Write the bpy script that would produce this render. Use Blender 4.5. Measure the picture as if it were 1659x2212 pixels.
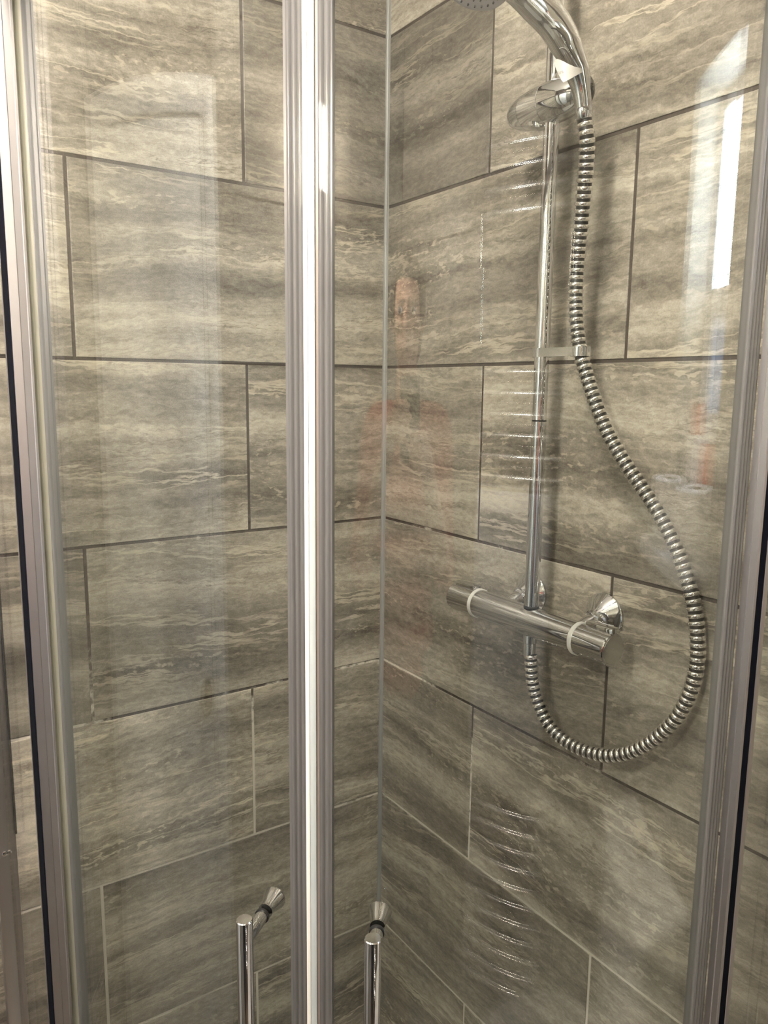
import bpy, bmesh, math, random
from mathutils import Vector, Matrix

for o in list(bpy.data.objects):
    bpy.data.objects.remove(o, do_unlink=True)
scene = bpy.context.scene
col = scene.collection
random.seed(7)
PI = math.pi

# ------------------------------------------------------------------ camera
# corner of the two tiled walls = (0,0); left wall is y=0 (x<0), right wall is x=0 (y<0)
CAM = Vector((-0.8814, -1.2985, 1.5085))
YAW, PITCH, ROLL, FPX = 0.5969, -0.1581, 0.01096, 1673.3
IW, IH = 1659.0, 2212.0
_f = Vector((math.sin(YAW) * math.cos(PITCH), math.cos(YAW) * math.cos(PITCH), math.sin(PITCH)))
_r0 = Vector((math.cos(YAW), -math.sin(YAW), 0))
_u0 = _r0.cross(_f)
_r = _r0 * math.cos(ROLL) + _u0 * math.sin(ROLL)
_u = -_r0 * math.sin(ROLL) + _u0 * math.cos(ROLL)
cd = bpy.data.cameras.new('camera')
cd.sensor_fit = 'VERTICAL'
cd.sensor_height = 24.0
cd.lens = FPX / IH * 24.0
cd.clip_start = 0.01
cam = bpy.data.objects.new('camera', cd)
col.objects.link(cam)
cam.matrix_world = Matrix(((_r.x, _u.x, -_f.x, CAM.x), (_r.y, _u.y, -_f.y, CAM.y), (_r.z, _u.z, -_f.z, CAM.z), (0, 0, 0, 1)))
scene.camera = cam

# ------------------------------------------------------------------ world (daylight outside the window)
world = bpy.data.worlds.new('daylight')
scene.world = world
world.use_nodes = True
bg = world.node_tree.nodes['Background']
bg.inputs[0].default_value = (0.72, 0.84, 1.0, 1)
bg.inputs[1].default_value = 240.0

scene.view_settings.view_transform = 'Standard'
scene.view_settings.look = 'None'
scene.view_settings.gamma = 1
scene.view_settings.use_curve_mapping = False
scene.view_settings.exposure = 0.0
LAMP = 208.0            # emission of the ceiling lights' diffusers
LAMP_COL = (1.0, 0.90, 0.755)
LAMP_POS = (-0.82, -0.88)
WALL_LAMP = 315.0       # emission of the wall light
WALL_LAMP_POS = (-1.165, 1.95)   # along the entrance wall, height
scene.cycles.denoising_prefilter = 'NONE'
scene.cycles.sample_clamp_indirect = 40.0
scene.cycles.max_bounces = 7
scene.cycles.diffuse_bounces = 3
scene.cycles.glossy_bounces = 5
scene.cycles.transmission_bounces = 2
scene.cycles.transparent_max_bounces = 14
scene.cycles.adaptive_threshold = 0.03
scene.cycles.adaptive_min_samples = 32

# window portal: tells the renderer where daylight enters
pl = bpy.data.lights.new('window_daylight', 'AREA')
pl.shape = 'RECTANGLE'; pl.size = 0.67; pl.size_y = 0.215
pl.cycles.is_portal = True
po = bpy.data.objects.new('window_daylight', pl)
col.objects.link(po)
po.location = (0.17, -1.2375, 1.615)
po.rotation_euler = (0, PI / 2, 0)

def rayv(px, py):
    return _f * FPX + _r * (px - IW / 2) + _u * (IH / 2 - py)
def onx(px, py, x):
    d = rayv(px, py)
    return CAM + d * ((x - CAM.x) / d.x)
def ony(px, py, y):
    d = rayv(px, py)
    return CAM + d * ((y - CAM.y) / d.y)

# ------------------------------------------------------------------ object helpers
def link(name, me, mat=None, parent=None, smooth=False):
    o = bpy.data.objects.new(name, me)
    col.objects.link(o)
    if mat is not None and len(me.materials) == 0:
        me.materials.append(mat)
    if parent is not None:
        o.parent = parent
    if smooth:
        for f in me.polygons:
            f.use_smooth = True
    return o
def build(name, bm, mat, parent=None, smooth=False, angle=None):
    bmesh.ops.recalc_face_normals(bm, faces=bm.faces[:])
    me = bpy.data.meshes.new(name)
    bm.to_mesh(me)
    bm.free()
    if angle is not None:
        me.shade_smooth() if hasattr(me, 'shade_smooth') else None
        for f in me.polygons:
            f.use_smooth = True
        try:
            me.set_sharp_from_angle(angle=math.radians(angle))
        except Exception:
            pass
    return link(name, me, mat, parent, smooth)
def thing(name, label, cat, loc=(0, 0, 0), group=None, rotz=0):
    o = bpy.data.objects.new(name, None)
    col.objects.link(o)
    o.empty_display_size = 0.05
    o.location = loc
    o.rotation_euler = (0, 0, rotz)
    o['label'] = label; o['category'] = cat
    if group: o['group'] = group
    return o
def tag(o, label, cat, group=None):
    o['label'] = label; o['category'] = cat
    if group: o['group'] = group
    return o
def box(bm, x0, x1, y0, y1, z0, z1, bev=0.0, seg=1):
    m = Matrix.Translation(((x0 + x1) / 2, (y0 + y1) / 2, (z0 + z1) / 2)) @ Matrix.Diagonal((abs(x1 - x0), abs(y1 - y0), abs(z1 - z0), 1))
    r = bmesh.ops.create_cube(bm, size=1.0, matrix=m)
    if bev > 0:
        es = list({e for v in r['verts'] for e in v.link_edges})
        bmesh.ops.bevel(bm, geom=es, offset=bev, segments=seg, profile=0.5, affect='EDGES')
def frame_of(d, hint=Vector((0, 0, 1))):
    d = d.normalized()
    if abs(d.dot(hint)) > 0.97:
        hint = Vector((1, 0, 0)) if abs(d.x) < 0.9 else Vector((0, 1, 0))
    a = d.cross(hint).normalized()
    return a, d.cross(a).normalized()
def tube(bm, pts, rad, seg=20, cap=True, squash=None):
    """sweep a circle along pts; rad number or list; squash = list of (ra, rb) scale pairs"""
    pts = [Vector(p) for p in pts]
    n = len(pts)
    rads = rad if isinstance(rad, (list, tuple)) else [rad] * n
    rings = []
    a = None
    for i, p in enumerate(pts):
        d = (pts[min(i + 1, n - 1)] - pts[max(i - 1, 0)]).normalized()
        if a is None:
            a, b = frame_of(d)
        else:
            a = (a - d * a.dot(d)).normalized()
            b = d.cross(a)
        sa, sb = squash[i] if squash else (1, 1)
        ring = [bm.verts.new(p + a * (math.cos(2 * PI * k / seg) * rads[i] * sa) + b * (math.sin(2 * PI * k / seg) * rads[i] * sb)) for k in range(seg)]
        rings.append(ring)
    for i in range(n - 1):
        for k in range(seg):
            bm.faces.new((rings[i][k], rings[i][(k + 1) % seg], rings[i + 1][(k + 1) % seg], rings[i + 1][k]))
    if cap:
        bm.faces.new(rings[0][::-1]); bm.faces.new(rings[-1])
    return rings
def lathe(bm, origin, axis, prof, seg=40, cap=True):
    """prof: list of (distance along axis, radius)"""
    o = Vector(origin); d = Vector(axis).normalized()
    a, b = frame_of(d)
    rings = []
    for s, r in prof:
        c = o + d * s
        rings.append([bm.verts.new(c + a * (math.cos(2 * PI * k / seg) * r) + b * (math.sin(2 * PI * k / seg) * r)) for k in range(seg)])
    for i in range(len(rings) - 1):
        for k in range(seg):
            bm.faces.new((rings[i][k], rings[i][(k + 1) % seg], rings[i + 1][(k + 1) % seg], rings[i + 1][k]))
    if cap:
        if prof[0][1] > 1e-6: bm.faces.new(rings[0][::-1])
        if prof[-1][1] > 1e-6: bm.faces.new(rings[-1])
    bmesh.ops.remove_doubles(bm, verts=bm.verts[:], dist=1e-6)
def prism(bm, poly, z0, z1):
    """vertical prism over a closed xy polygon"""
    lo = [bm.verts.new((x, y, z0)) for x, y in poly]
    hi = [bm.verts.new((x, y, z1)) for x, y in poly]
    n = len(poly)
    for i in range(n):
        bm.faces.new((lo[i], lo[(i + 1) % n], hi[(i + 1) % n], hi[i]))
    bm.faces.new(lo[::-1]); bm.faces.new(hi)
def catmull(pts, sub=10):
    pts = [Vector(p) for p in pts]
    P = [pts[0] * 2 - pts[1]] + pts + [pts[-1] * 2 - pts[-2]]
    out = []
    for i in range(1, len(P) - 2):
        for s in range(sub):
            t = s / sub
            a, b, c, d = P[i - 1], P[i], P[i + 1], P[i + 2]
            out.append(0.5 * ((2 * b) + (c - a) * t + (2 * a - 5 * b + 4 * c - d) * t * t + (3 * b - a - 3 * c + d) * t ** 3))
    out.append(pts[-1])
    return out
def resample(pts, step):
    L = [0.0]
    for i in range(1, len(pts)):
        L.append(L[-1] + (pts[i] - pts[i - 1]).length)
    n = max(2, int(round(L[-1] / step)))
    out = []; j = 0
    for k in range(n + 1):
        s = L[-1] * k / n
        while j < len(L) - 2 and L[j + 1] < s: j += 1
        t = (s - L[j]) / max(1e-9, L[j + 1] - L[j])
        out.append(pts[j].lerp(pts[j + 1], min(1, max(0, t))))
    return out

# ------------------------------------------------------------------ materials
class NT:
    def __init__(self, name):
        self.m = bpy.data.materials.new(name)
        self.m.use_nodes = True
        self.t = self.m.node_tree
        self.t.nodes.clear()
        self.out = self.t.nodes.new('ShaderNodeOutputMaterial')
    def n(self, typ, **kw):
        nd = self.t.nodes.new('ShaderNode' + typ)
        for k, v in kw.items():
            setattr(nd, k, v)
        return nd
    def l(self, a, b):
        self.t.links.new(a, b)
    def math(self, op, a, b=None, c=None, clamp=False):
        nd = self.n('Math', operation=op)
        nd.use_clamp = clamp
        for i, v in enumerate((a, b, c)):
            if v is None: continue
            if isinstance(v, (int, float)): nd.inputs[i].default_value = v
            else: self.l(v, nd.inputs[i])
        return nd.outputs[0]
    def mix(self, f, a, b, blend='MIX'):
        nd = self.n('Mix', data_type='RGBA', blend_type=blend)
        for s, v in ((nd.inputs[0], f), (nd.inputs[6], a), (nd.inputs[7], b)):
            if isinstance(v, (int, float)): s.default_value = v
            elif isinstance(v, tuple): s.default_value = (*v, 1)
            else: self.l(v, s)
        return nd.outputs[2]
    def ramp(self, f, stops):
        nd = self.n('ValToRGB')
        cr = nd.color_ramp
        while len(cr.elements) < len(stops): cr.elements.new(0.5)
        for e, (p, c) in zip(cr.elements, stops):
            e.position = p
            e.color = (c, c, c, 1) if isinstance(c, (int, float)) else (*c, 1)
        self.l(f, nd.inputs[0])
        return nd.outputs[0]
    def noise(self, vec, scale, detail=4, rough=0.55, w=None, dist=0.0):
        nd = self.n('TexNoise')
        if w is not None:
            nd.noise_dimensions = '4D'
            if isinstance(w, (int, float)): nd.inputs['W'].default_value = w
            else: self.l(w, nd.inputs['W'])
        nd.inputs['Scale'].default_value = scale
        nd.inputs['Detail'].default_value = detail
        nd.inputs['Roughness'].default_value = rough
        nd.inputs['Distortion'].default_value = dist
        self.l(vec, nd.inputs['Vector'])
        return nd.outputs[0]
    def scalev(self, vec, s):
        nd = self.n('VectorMath', operation='MULTIPLY')
        nd.inputs[1].default_value = s
        self.l(vec, nd.inputs[0])
        return nd.outputs[0]
    def bsdf(self, color=None, rough=0.5, metal=0.0, spec=0.5, bump=None, bstr=0.3, bdist=0.001, coat=0.0):
        b = self.n('BsdfPrincipled')
        for s, v in (('Base Color', color), ('Roughness', rough), ('Metallic', metal), ('Specular IOR Level', spec), ('Coat Weight', coat)):
            if v is None: continue
            if isinstance(v, (int, float)): b.inputs[s].default_value = v
            elif isinstance(v, tuple): b.inputs[s].default_value = (*v, 1)
            else: self.l(v, b.inputs[s])
        if bump is not None:
            bn = self.n('Bump')
            bn.inputs['Strength'].default_value = bstr
            bn.inputs['Distance'].default_value = bdist
            self.l(bump, bn.inputs['Height'])
            self.l(bn.outputs[0], b.inputs['Normal'])
        self.l(b.outputs[0], self.out.inputs[0])
        return b

def mat_plain(name, color, rough=0.5, metal=0.0, spec=0.5, var=0.06, scale=30.0, coat=0.0):
    """plain colour with a little procedural unevenness"""
    g = NT(name)
    tc = g.n('TexCoord')
    f = g.noise(tc.outputs['Object'], scale, 3)
    lo = tuple(c * (1 - var) for c in color); hi = tuple(min(1, c * (1 + var)) for c in color)
    c = g.mix(f, lo, hi)
    r = g.math('MULTIPLY_ADD', f, rough * 0.3, rough * 0.85)
    g.bsdf(c, r, metal, spec, coat=coat)
    return g.m

def mat_tile():
    g = NT('travertine_porcelain')
    tc = g.n('TexCoord'); oi = g.n('ObjectInfo')
    rnd = oi.outputs['Random']
    seed = g.math('MULTIPLY', rnd, 57.0)
    # every tile reads its own slice of the noise: the tile's seed is the second coordinate
    sep = g.n('SeparateXYZ'); g.l(tc.outputs['Object'], sep.inputs[0])
    c0 = g.n('CombineXYZ'); g.l(sep.outputs[0], c0.inputs[0]); g.l(seed, c0.inputs[1]); g.l(sep.outputs[2], c0.inputs[2])
    b0 = c0.outputs[0]
    # slow warp and a small tilt
    warp = g.noise(g.scalev(b0, (2.6, 1.7, 2.6)), 1.0, 1, 0.5)
    tilt = g.math('MULTIPLY', g.math('SUBTRACT', g.math('FRACT', g.math('MULTIPLY', rnd, 13.7)), 0.5), 0.12)
    zz = g.math('ADD', sep.outputs[2], g.math('MULTIPLY', sep.outputs[0], tilt))
    zz = g.math('ADD', zz, g.math('MULTIPLY', g.math('SUBTRACT', warp, 0.5), 0.060))
    w2 = g.noise(g.scalev(b0, (28, 3.1, 60)), 1.0, 3, 0.65)
    zf = g.math('ADD', zz, g.math('MULTIPLY', g.math('SUBTRACT', w2, 0.5), 0.016))
    cmb = g.n('CombineXYZ'); g.l(sep.outputs[0], cmb.inputs[0]); g.l(zf, cmb.inputs[2]); g.l(seed, cmb.inputs[1])
    v = cmb.outputs[0]
    band = g.noise(g.scalev(v, (1.1, 1.0, 15)), 1.0, 2, 0.5)
    streak = g.noise(g.scalev(v, (6.5, 2.3, 52)), 1.0, 5, 0.70)
    fine = g.noise(g.scalev(v, (62, 3.7, 170)), 1.0, 3, 0.72)
    grain = g.noise(tc.outputs['Object'], 420.0, 2, 0.7)
    t = g.math('MULTIPLY_ADD', g.math('SUBTRACT', band, 0.5), 0.92, 0.5)
    t = g.math('MULTIPLY_ADD', g.math('SUBTRACT', streak, 0.5), 0.56, t)
    t = g.math('MULTIPLY_ADD', g.math('SUBTRACT', fine, 0.5), 0.55, t)
    t = g.math('MULTIPLY_ADD', g.math('SUBTRACT', grain, 0.5), 0.26, t)
    base = g.ramp(t, [(0.20, (0.070, 0.061, 0.050)), (0.40, (0.158, 0.141, 0.118)), (0.54, (0.236, 0.213, 0.180)), (0.80, (0.440, 0.402, 0.346))])
    # pale wiggly veins
    vn = g.noise(g.scalev(v, (2.6, 1.31, 30)), 1.0, 4, 0.62)
    vein = g.ramp(g.math('ABSOLUTE', g.math('SUBTRACT', vn, 0.53)), [(0.0, 1.0), (0.012, 0.7), (0.030, 0.0)])
    vm = g.ramp(g.noise(g.scalev(v, (2.2, 1.93, 12)), 1.0, 1, 0.5), [(0.45, 0.0), (0.64, 1.0)])
    c = g.mix(g.math('MULTIPLY', g.math('MULTIPLY', vein, vm), 0.75), base, (0.47, 0.42, 0.34))
    # thin dark cracks
    dn = g.noise(g.scalev(v, (4.0, 2.71, 42)), 1.0, 4, 0.66)
    dark = g.ramp(g.math('ABSOLUTE', g.math('SUBTRACT', dn, 0.47)), [(0.0, 1.0), (0.008, 0.6), (0.020, 0.0)])
    dm = g.ramp(g.noise(g.scalev(v, (3.0, 1.57, 14)), 1.0, 1, 0.5), [(0.50, 0.0), (0.66, 1.0)])
    c = g.mix(g.math('MULTIPLY', g.math('MULTIPLY', dark, dm), 0.6), c, (0.085, 0.068, 0.050))
    # pale pitted fossils in rows
    pn = g.noise(g.scalev(v, (55, 4.3, 140)), 1.0, 2, 0.55)
    pit = g.ramp(pn, [(0.57, 0.0), (0.64, 1.0)])
    pm = g.ramp(g.noise(g.scalev(v, (2.5, 2.11, 18)), 1.0, 1, 0.5), [(0.52, 0.0), (0.66, 1.0)])
    c = g.mix(g.math('MULTIPLY', g.math('MULTIPLY', pit, pm), 0.55), c, (0.46, 0.41, 0.33))
    # each tile a touch lighter or darker
    tone = g.math('MULTIPLY_ADD', g.math('FRACT', g.math('MULTIPLY', rnd, 29.3)), 0.14, 0.93)
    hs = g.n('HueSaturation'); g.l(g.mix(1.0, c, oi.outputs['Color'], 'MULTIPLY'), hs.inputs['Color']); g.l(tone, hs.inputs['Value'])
    rough = g.math('MULTIPLY_ADD', fine, 0.18, 0.30)
    g.bsdf(hs.outputs[0], rough, 0, 0.42, bump=t, bstr=0.25, bdist=0.0012)
    return g.m

def mat_grout():
    g = NT('cement_grout')
    ge = g.n('NewGeometry')
    sep = g.n('SeparateXYZ'); g.l(ge.outputs['Position'], sep.inputs[0])
    big = g.noise(ge.outputs['Position'], 2.6, 2, 0.5)
    sm = g.noise(ge.outputs['Position'], 60.0, 4, 0.6)
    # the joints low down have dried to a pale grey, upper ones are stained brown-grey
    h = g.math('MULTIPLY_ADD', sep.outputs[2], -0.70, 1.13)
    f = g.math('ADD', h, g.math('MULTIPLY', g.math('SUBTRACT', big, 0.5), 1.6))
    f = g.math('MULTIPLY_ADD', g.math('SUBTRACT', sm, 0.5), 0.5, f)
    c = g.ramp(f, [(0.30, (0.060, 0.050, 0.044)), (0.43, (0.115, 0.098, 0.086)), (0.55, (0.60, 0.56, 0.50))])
    g.bsdf(c, 0.85, 0, 0.2, bump=sm, bstr=0.4, bdist=0.001)
    return g.m

def mat_glass(name, tint=(0.955, 0.972, 0.960), rough=0.0, f0=0.04):
    """thin clear pane: passes light straight through, reflects more towards grazing angles (Schlick)"""
    g = NT(name)
    lw = g.n('LayerWeight'); lw.inputs[0].default_value = 0.5
    p5 = g.math('POWER', lw.outputs['Facing'], 5.0)
    fr = g.math('MULTIPLY_ADD', p5, 1.0 - f0, f0, clamp=True)
    tr = g.n('BsdfTransparent'); tr.inputs[0].default_value = (*tint, 1)
    gl = g.n('BsdfGlossy'); gl.inputs['Roughness'].default_value = rough
    gl.inputs[0].default_value = (1, 1, 1, 1)
    mx = g.n('MixShader')
    g.l(fr, mx.inputs[0]); g.l(tr.outputs[0], mx.inputs[1]); g.l(gl.outputs[0], mx.inputs[2])
    g.l(mx.outputs[0], g.out.inputs[0])
    return g.m

def mat_clear_plastic(name, color, clear, rough=0.18):
    g = NT(name)
    tc = g.n('TexCoord')
    f = g.noise(g.scalev(tc.outputs['Object'], (300, 300, 0.02)), 1.0, 2)
    p = g.n('BsdfPrincipled')
    g.l(g.mix(f, tuple(c * 0.88 for c in color), color), p.inputs['Base Color'])
    p.inputs['Roughness'].default_value = rough
    p.inputs['Specular IOR Level'].default_value = 0.7
    tl = g.n('BsdfTranslucent'); tl.inputs[0].default_value = (*color, 1)
    m0 = g.n('MixShader'); m0.inputs[0].default_value = 0.3
    g.l(p.outputs[0], m0.inputs[1]); g.l(tl.outputs[0], m0.inputs[2])
    tr = g.n('BsdfTransparent'); tr.inputs[0].default_value = (0.93, 0.95, 0.94, 1)
    mx = g.n('MixShader'); mx.inputs[0].default_value = clear
    g.l(m0.outputs[0], mx.inputs[1]); g.l(tr.outputs[0], mx.inputs[2])
    g.l(mx.outputs[0], g.out.inputs[0])
    return g.m

def mat_emit(name, color, strength):
    g = NT(name)
    tc = g.n('TexCoord')
    f = g.noise(tc.outputs['Object'], 8.0, 1)
    e = g.n('Emission')
    e.inputs[0].default_value = (*color, 1)
    g.l(g.math('MULTIPLY_ADD', f, strength * 0.04, strength * 0.98), e.inputs[1])
    g.l(e.outputs[0], g.out.inputs[0])
    return g.m

def mat_frosted():
    g = NT('frosted_window_glass')
    tc = g.n('TexCoord')
    f = g.noise(tc.outputs['Object'], 90.0, 2)
    tl = g.n('BsdfTranslucent')
    g.l(g.mix(f, (0.085, 0.095, 0.108), (0.115, 0.125, 0.14)), tl.inputs[0])
    tr = g.n('BsdfTransparent'); tr.inputs[0].default_value = (0.95, 0.97, 1, 1)
    gl = g.n('BsdfGlossy'); gl.inputs['Roughness'].default_value = 0.15
    m0 = g.n('MixShader'); m0.inputs[0].default_value = 0.02
    g.l(tl.outputs[0], m0.inputs[1]); g.l(tr.outputs[0], m0.inputs[2])
    m1 = g.n('MixShader'); m1.inputs[0].default_value = 0.05
    g.l(m0.outputs[0], m1.inputs[1]); g.l(gl.outputs[0], m1.inputs[2])
    g.l(m1.outputs[0], g.out.inputs[0])
    return g.m

def mat_brushed(name, color, rough, metal=1.0):
    g = NT(name)
    tc = g.n('TexCoord')
    f = g.noise(g.scalev(tc.outputs['Object'], (700, 700, 0.05)), 1.0, 2)
    c = g.mix(f, tuple(x * 0.93 for x in color), color)
    g.bsdf(c, g.math('MULTIPLY_ADD', f, 0.08, rough), metal, 0.5)
    return g.m

M = {}
M['tile'] = mat_tile()
M['grout'] = mat_grout()
M['glass'] = mat_glass('door_glass')
M['chrome'] = mat_plain('chrome', (0.66, 0.66, 0.67), 0.045, 1.0, var=0.01, scale=12)
M['bar_chrome'] = mat_plain('towel_bar_chrome', (0.72, 0.72, 0.73), 0.15, 1.0, var=0.01, scale=12)
M['dark_chrome'] = mat_plain('dark_smoked_chrome', (0.16, 0.155, 0.15), 0.12, 1.0, var=0.03, scale=12)
M['chrome_soft'] = mat_plain('hose_steel', (0.78, 0.76, 0.73), 0.16, 1.0, var=0.03, scale=60)
M['dark_gap'] = mat_plain('hose_inner_black', (0.012, 0.011, 0.010), 0.45, 0.0, var=0.1)
M['alu'] = mat_brushed('silver_aluminium', (0.48, 0.465, 0.475), 0.36)
M['navy'] = mat_plain('black_rubber_gasket', (0.006, 0.007, 0.013), 0.85, 0.0, 0.06, var=0.15)
M['seal'] = mat_clear_plastic('clear_pvc_seal', (0.27, 0.265, 0.27), 0.28)
M['seal_pale'] = mat_clear_plastic('milky_pvc_seal', (0.60, 0.58, 0.48), 0.42)
M['magnet_white'] = mat_plain('white_magnet_strip', (0.93, 0.91, 0.88), 0.35, 0, 0.4, var=0.02)
M['magnet_grey'] = mat_plain('blue_grey_magnet_strip', (0.50, 0.55, 0.57), 0.32, 0, 0.4, var=0.03)
M['seal_brown'] = mat_plain('brown_grey_seal_edge', (0.26, 0.22, 0.20), 0.4, 0, 0.4, var=0.05)
M['silicone'] = mat_plain('grey_silicone', (0.215, 0.215, 0.215), 0.38, 0, 0.5, var=0.10, scale=40)
M['rubber'] = mat_plain('black_washer_rubber', (0.012, 0.012, 0.012), 0.4, 0, 0.4, var=0.1)
M['ring'] = mat_plain('grey_white_plastic_ring', (0.50, 0.49, 0.47), 0.45, 0, 0.4, var=0.03)
M['endcap'] = mat_plain('satin_end_disc', (0.62, 0.61, 0.59), 0.18, 1.0, var=0.02)
M['white_plastic'] = mat_plain('white_plastic', (0.44, 0.42, 0.41), 0.4, 0, 0.45, var=0.02)
M['grey_face'] = mat_plain('grey_spray_plate', (0.42, 0.42, 0.45), 0.4, 0, 0.5, var=0.05)
M['nozzle'] = mat_plain('dark_grey_nozzle_rubber', (0.10, 0.10, 0.11), 0.5, 0, 0.4, var=0.1)
M['ink'] = mat_plain('grey_print', (0.22, 0.20, 0.20), 0.6, 0, 0.3, var=0.05)
M['paint'] = mat_plain('stone_grey_wall_paint', (0.24, 0.215, 0.18), 0.7, 0, 0.3, var=0.03, scale=6)
M['ceiling'] = mat_plain('white_ceiling_paint', (0.80, 0.79, 0.76), 0.8, 0, 0.2, var=0.02, scale=5)
M['white_gloss'] = mat_plain('white_gloss_paint', (0.90, 0.90, 0.89), 0.3, 0, 0.5, var=0.02, scale=5)
M['ceramic'] = mat_plain('white_glazed_ceramic', (0.86, 0.85, 0.82), 0.08, 0, 0.6, var=0.01, scale=5)
M['acrylic'] = mat_plain('white_acrylic_tray', (0.82, 0.81, 0.79), 0.2, 0, 0.5, var=0.02, scale=5)
M['upvc'] = mat_plain('white_upvc', (0.84, 0.85, 0.86), 0.3, 0, 0.5, var=0.02)
M['frosted'] = mat_frosted()
M['lamp'] = mat_emit('lit_opal_diffuser', LAMP_COL, LAMP)
M['paper'] = mat_plain('white_tissue_paper', (0.86, 0.84, 0.82), 0.9, 0, 0.1, var=0.04, scale=120)
M['card'] = mat_plain('brown_card_core', (0.30, 0.21, 0.13), 0.9, 0, 0.1, var=0.1)
M['orange'] = mat_plain('orange_red_can_paint', (0.70, 0.10, 0.03), 0.3, 0, 0.5, var=0.05)
M['can_white'] = mat_plain('white_can_paint', (0.78, 0.76, 0.78), 0.3, 0, 0.5, var=0.03)
M['knob'] = mat_plain('dark_brass_knob', (0.22, 0.15, 0.08), 0.25, 1.0, var=0.1)

def mat_floor():
    g = NT('floor_vinyl_planks')
    tc = g.n('TexCoord')
    w = g.noise(g.scalev(tc.outputs['Object'], (4, 40, 1)), 1.0, 5)
    g.bsdf(g.mix(w, (0.16, 0.12, 0.09), (0.30, 0.24, 0.18)), 0.4, 0, 0.4)
    return g.m
M['floor'] = mat_floor()

# ------------------------------------------------------------------ the room
X1, Y1, ZC = -1.42, -1.84, 2.50       # entrance wall, back wall, ceiling
Z0, H, PITCHX, J = 1.55, 0.303, 0.604, 0.0052
TILE_END_R = -0.955                   # tiles on the right wall stop just past the enclosure
WY0, WY1, WZ0, WZ1 = -1.345, -1.130, 1.28, 1.95   # window opening
GR = 0.0019                           # grout lies this far behind the tile faces

def struct(name, bm, mat):
    o = build(name, bm, mat)
    o['kind'] = 'structure'
    return o
bm = bmesh.new(); box(bm, X1 - 0.1, 0.2, Y1 - 0.1, 0.1, -0.1, 0.0); floor = struct('floor', bm, M['floor'])
floor['label'] = 'brown wood-look vinyl floor below the shower tray'
bm = bmesh.new(); box(bm, X1 - 0.1, 0.2, Y1 - 0.1, 0.1, ZC, ZC + 0.1); o = struct('ceiling', bm, M['ceiling'])
o['label'] = 'plain white ceiling above the shower'
bm = bmesh.new(); box(bm, X1 - 0.1, 0.1, GR, 0.1, 0, ZC); wall_left = struct('wall_left', bm, M['grout'])
wall_left['label'] = 'left wall with grout joints between large grey-brown stone-look tiles'
# right wall: tiled part, painted part with the window recess
bm = bmesh.new()
box(bm, GR, 0.1, TILE_END_R - 0.01, 0.1, 0, ZC)
wall_right = struct('wall_right', bm, M['grout'])
wall_right['label'] = 'right wall with grout joints behind the chrome shower, stone-look tiles'
bm = bmesh.new()
box(bm, 0.0, 0.2, Y1 - 0.1, WY0, 0, ZC); box(bm, 0.0, 0.2, WY1, TILE_END_R, 0, ZC)
box(bm, 0.0, 0.2, WY0, WY1, 0, WZ0); box(bm, 0.0, 0.2, WY0, WY1, WZ1, ZC)
o = struct('wall_window_side', bm, M['paint']); o['label'] = 'stone-grey painted wall around the small window'
bm = bmesh.new(); box(bm, X1 - 0.1, 0.1, Y1 - 0.1, Y1 - GR, 0, ZC); o = wall_back = struct('wall_back', bm, M['grout'])
o['label'] = 'back wall of grey-brown stone-look tiles behind the towel radiator'
bm = bmesh.new(); box(bm, X1 - 0.1, X1 - GR, Y1 - 0.1, GR, 0, ZC); o = wall_entrance = struct('wall_entrance', bm, M['grout'])
o['label'] = 'tiled entrance wall holding the white door'

# tiles: 600 x 300, half bond, every tile an object of its own
_tile_mesh = {}
def tile_mesh(w, h):
    k = (round(w, 4), round(h, 4))
    if k not in _tile_mesh:
        bm = bmesh.new()
        box(bm, -w / 2, w / 2, 0.0, 0.008, -h / 2, h / 2)
        es = [e for e in bm.edges if all(abs(v.co.y) < 1e-6 for v in e.verts)]
        bmesh.ops.bevel(bm, geom=es, offset=0.0011, segments=2, profile=0.5, affect='EDGES')
        bmesh.ops.recalc_face_normals(bm, faces=bm.faces[:])
        me = bpy.data.meshes.new('tile'); bm.to_mesh(me); bm.free()
        me.materials.append(M['tile'])
        _tile_mesh[k] = me
    return _tile_mesh[k]
def lay(parent, off0, off1, length, place, rot, s_min=0.0, tones={}):
    """place(s) -> xy of the point s metres along the wall; lays half-bond courses from s_min to length"""
    for k in range(-6, 3):
        za, zb = max(0.0, Z0 + k * H), min(ZC, Z0 + (k + 1) * H)
        if zb - za < 0.01: continue
        s0 = off0 if k % 2 else off1
        cuts = [s_min] + [c for c in [s0 + PITCHX * i for i in range(-2, 5)] if s_min + 0.03 < c < length - 0.02] + [length]
        for nth, (a, b) in enumerate(zip(cuts[:-1], cuts[1:])):
            a2 = a + (0.0035 if a == 0 else J / 2); b2 = b - J / 2
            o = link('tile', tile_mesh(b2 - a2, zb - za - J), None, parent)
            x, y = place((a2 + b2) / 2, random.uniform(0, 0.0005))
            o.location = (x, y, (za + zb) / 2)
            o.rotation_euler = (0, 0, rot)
            tn = tones.get((k, nth), 1.0); o.color = (tn, tn, tn, 1)
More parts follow.
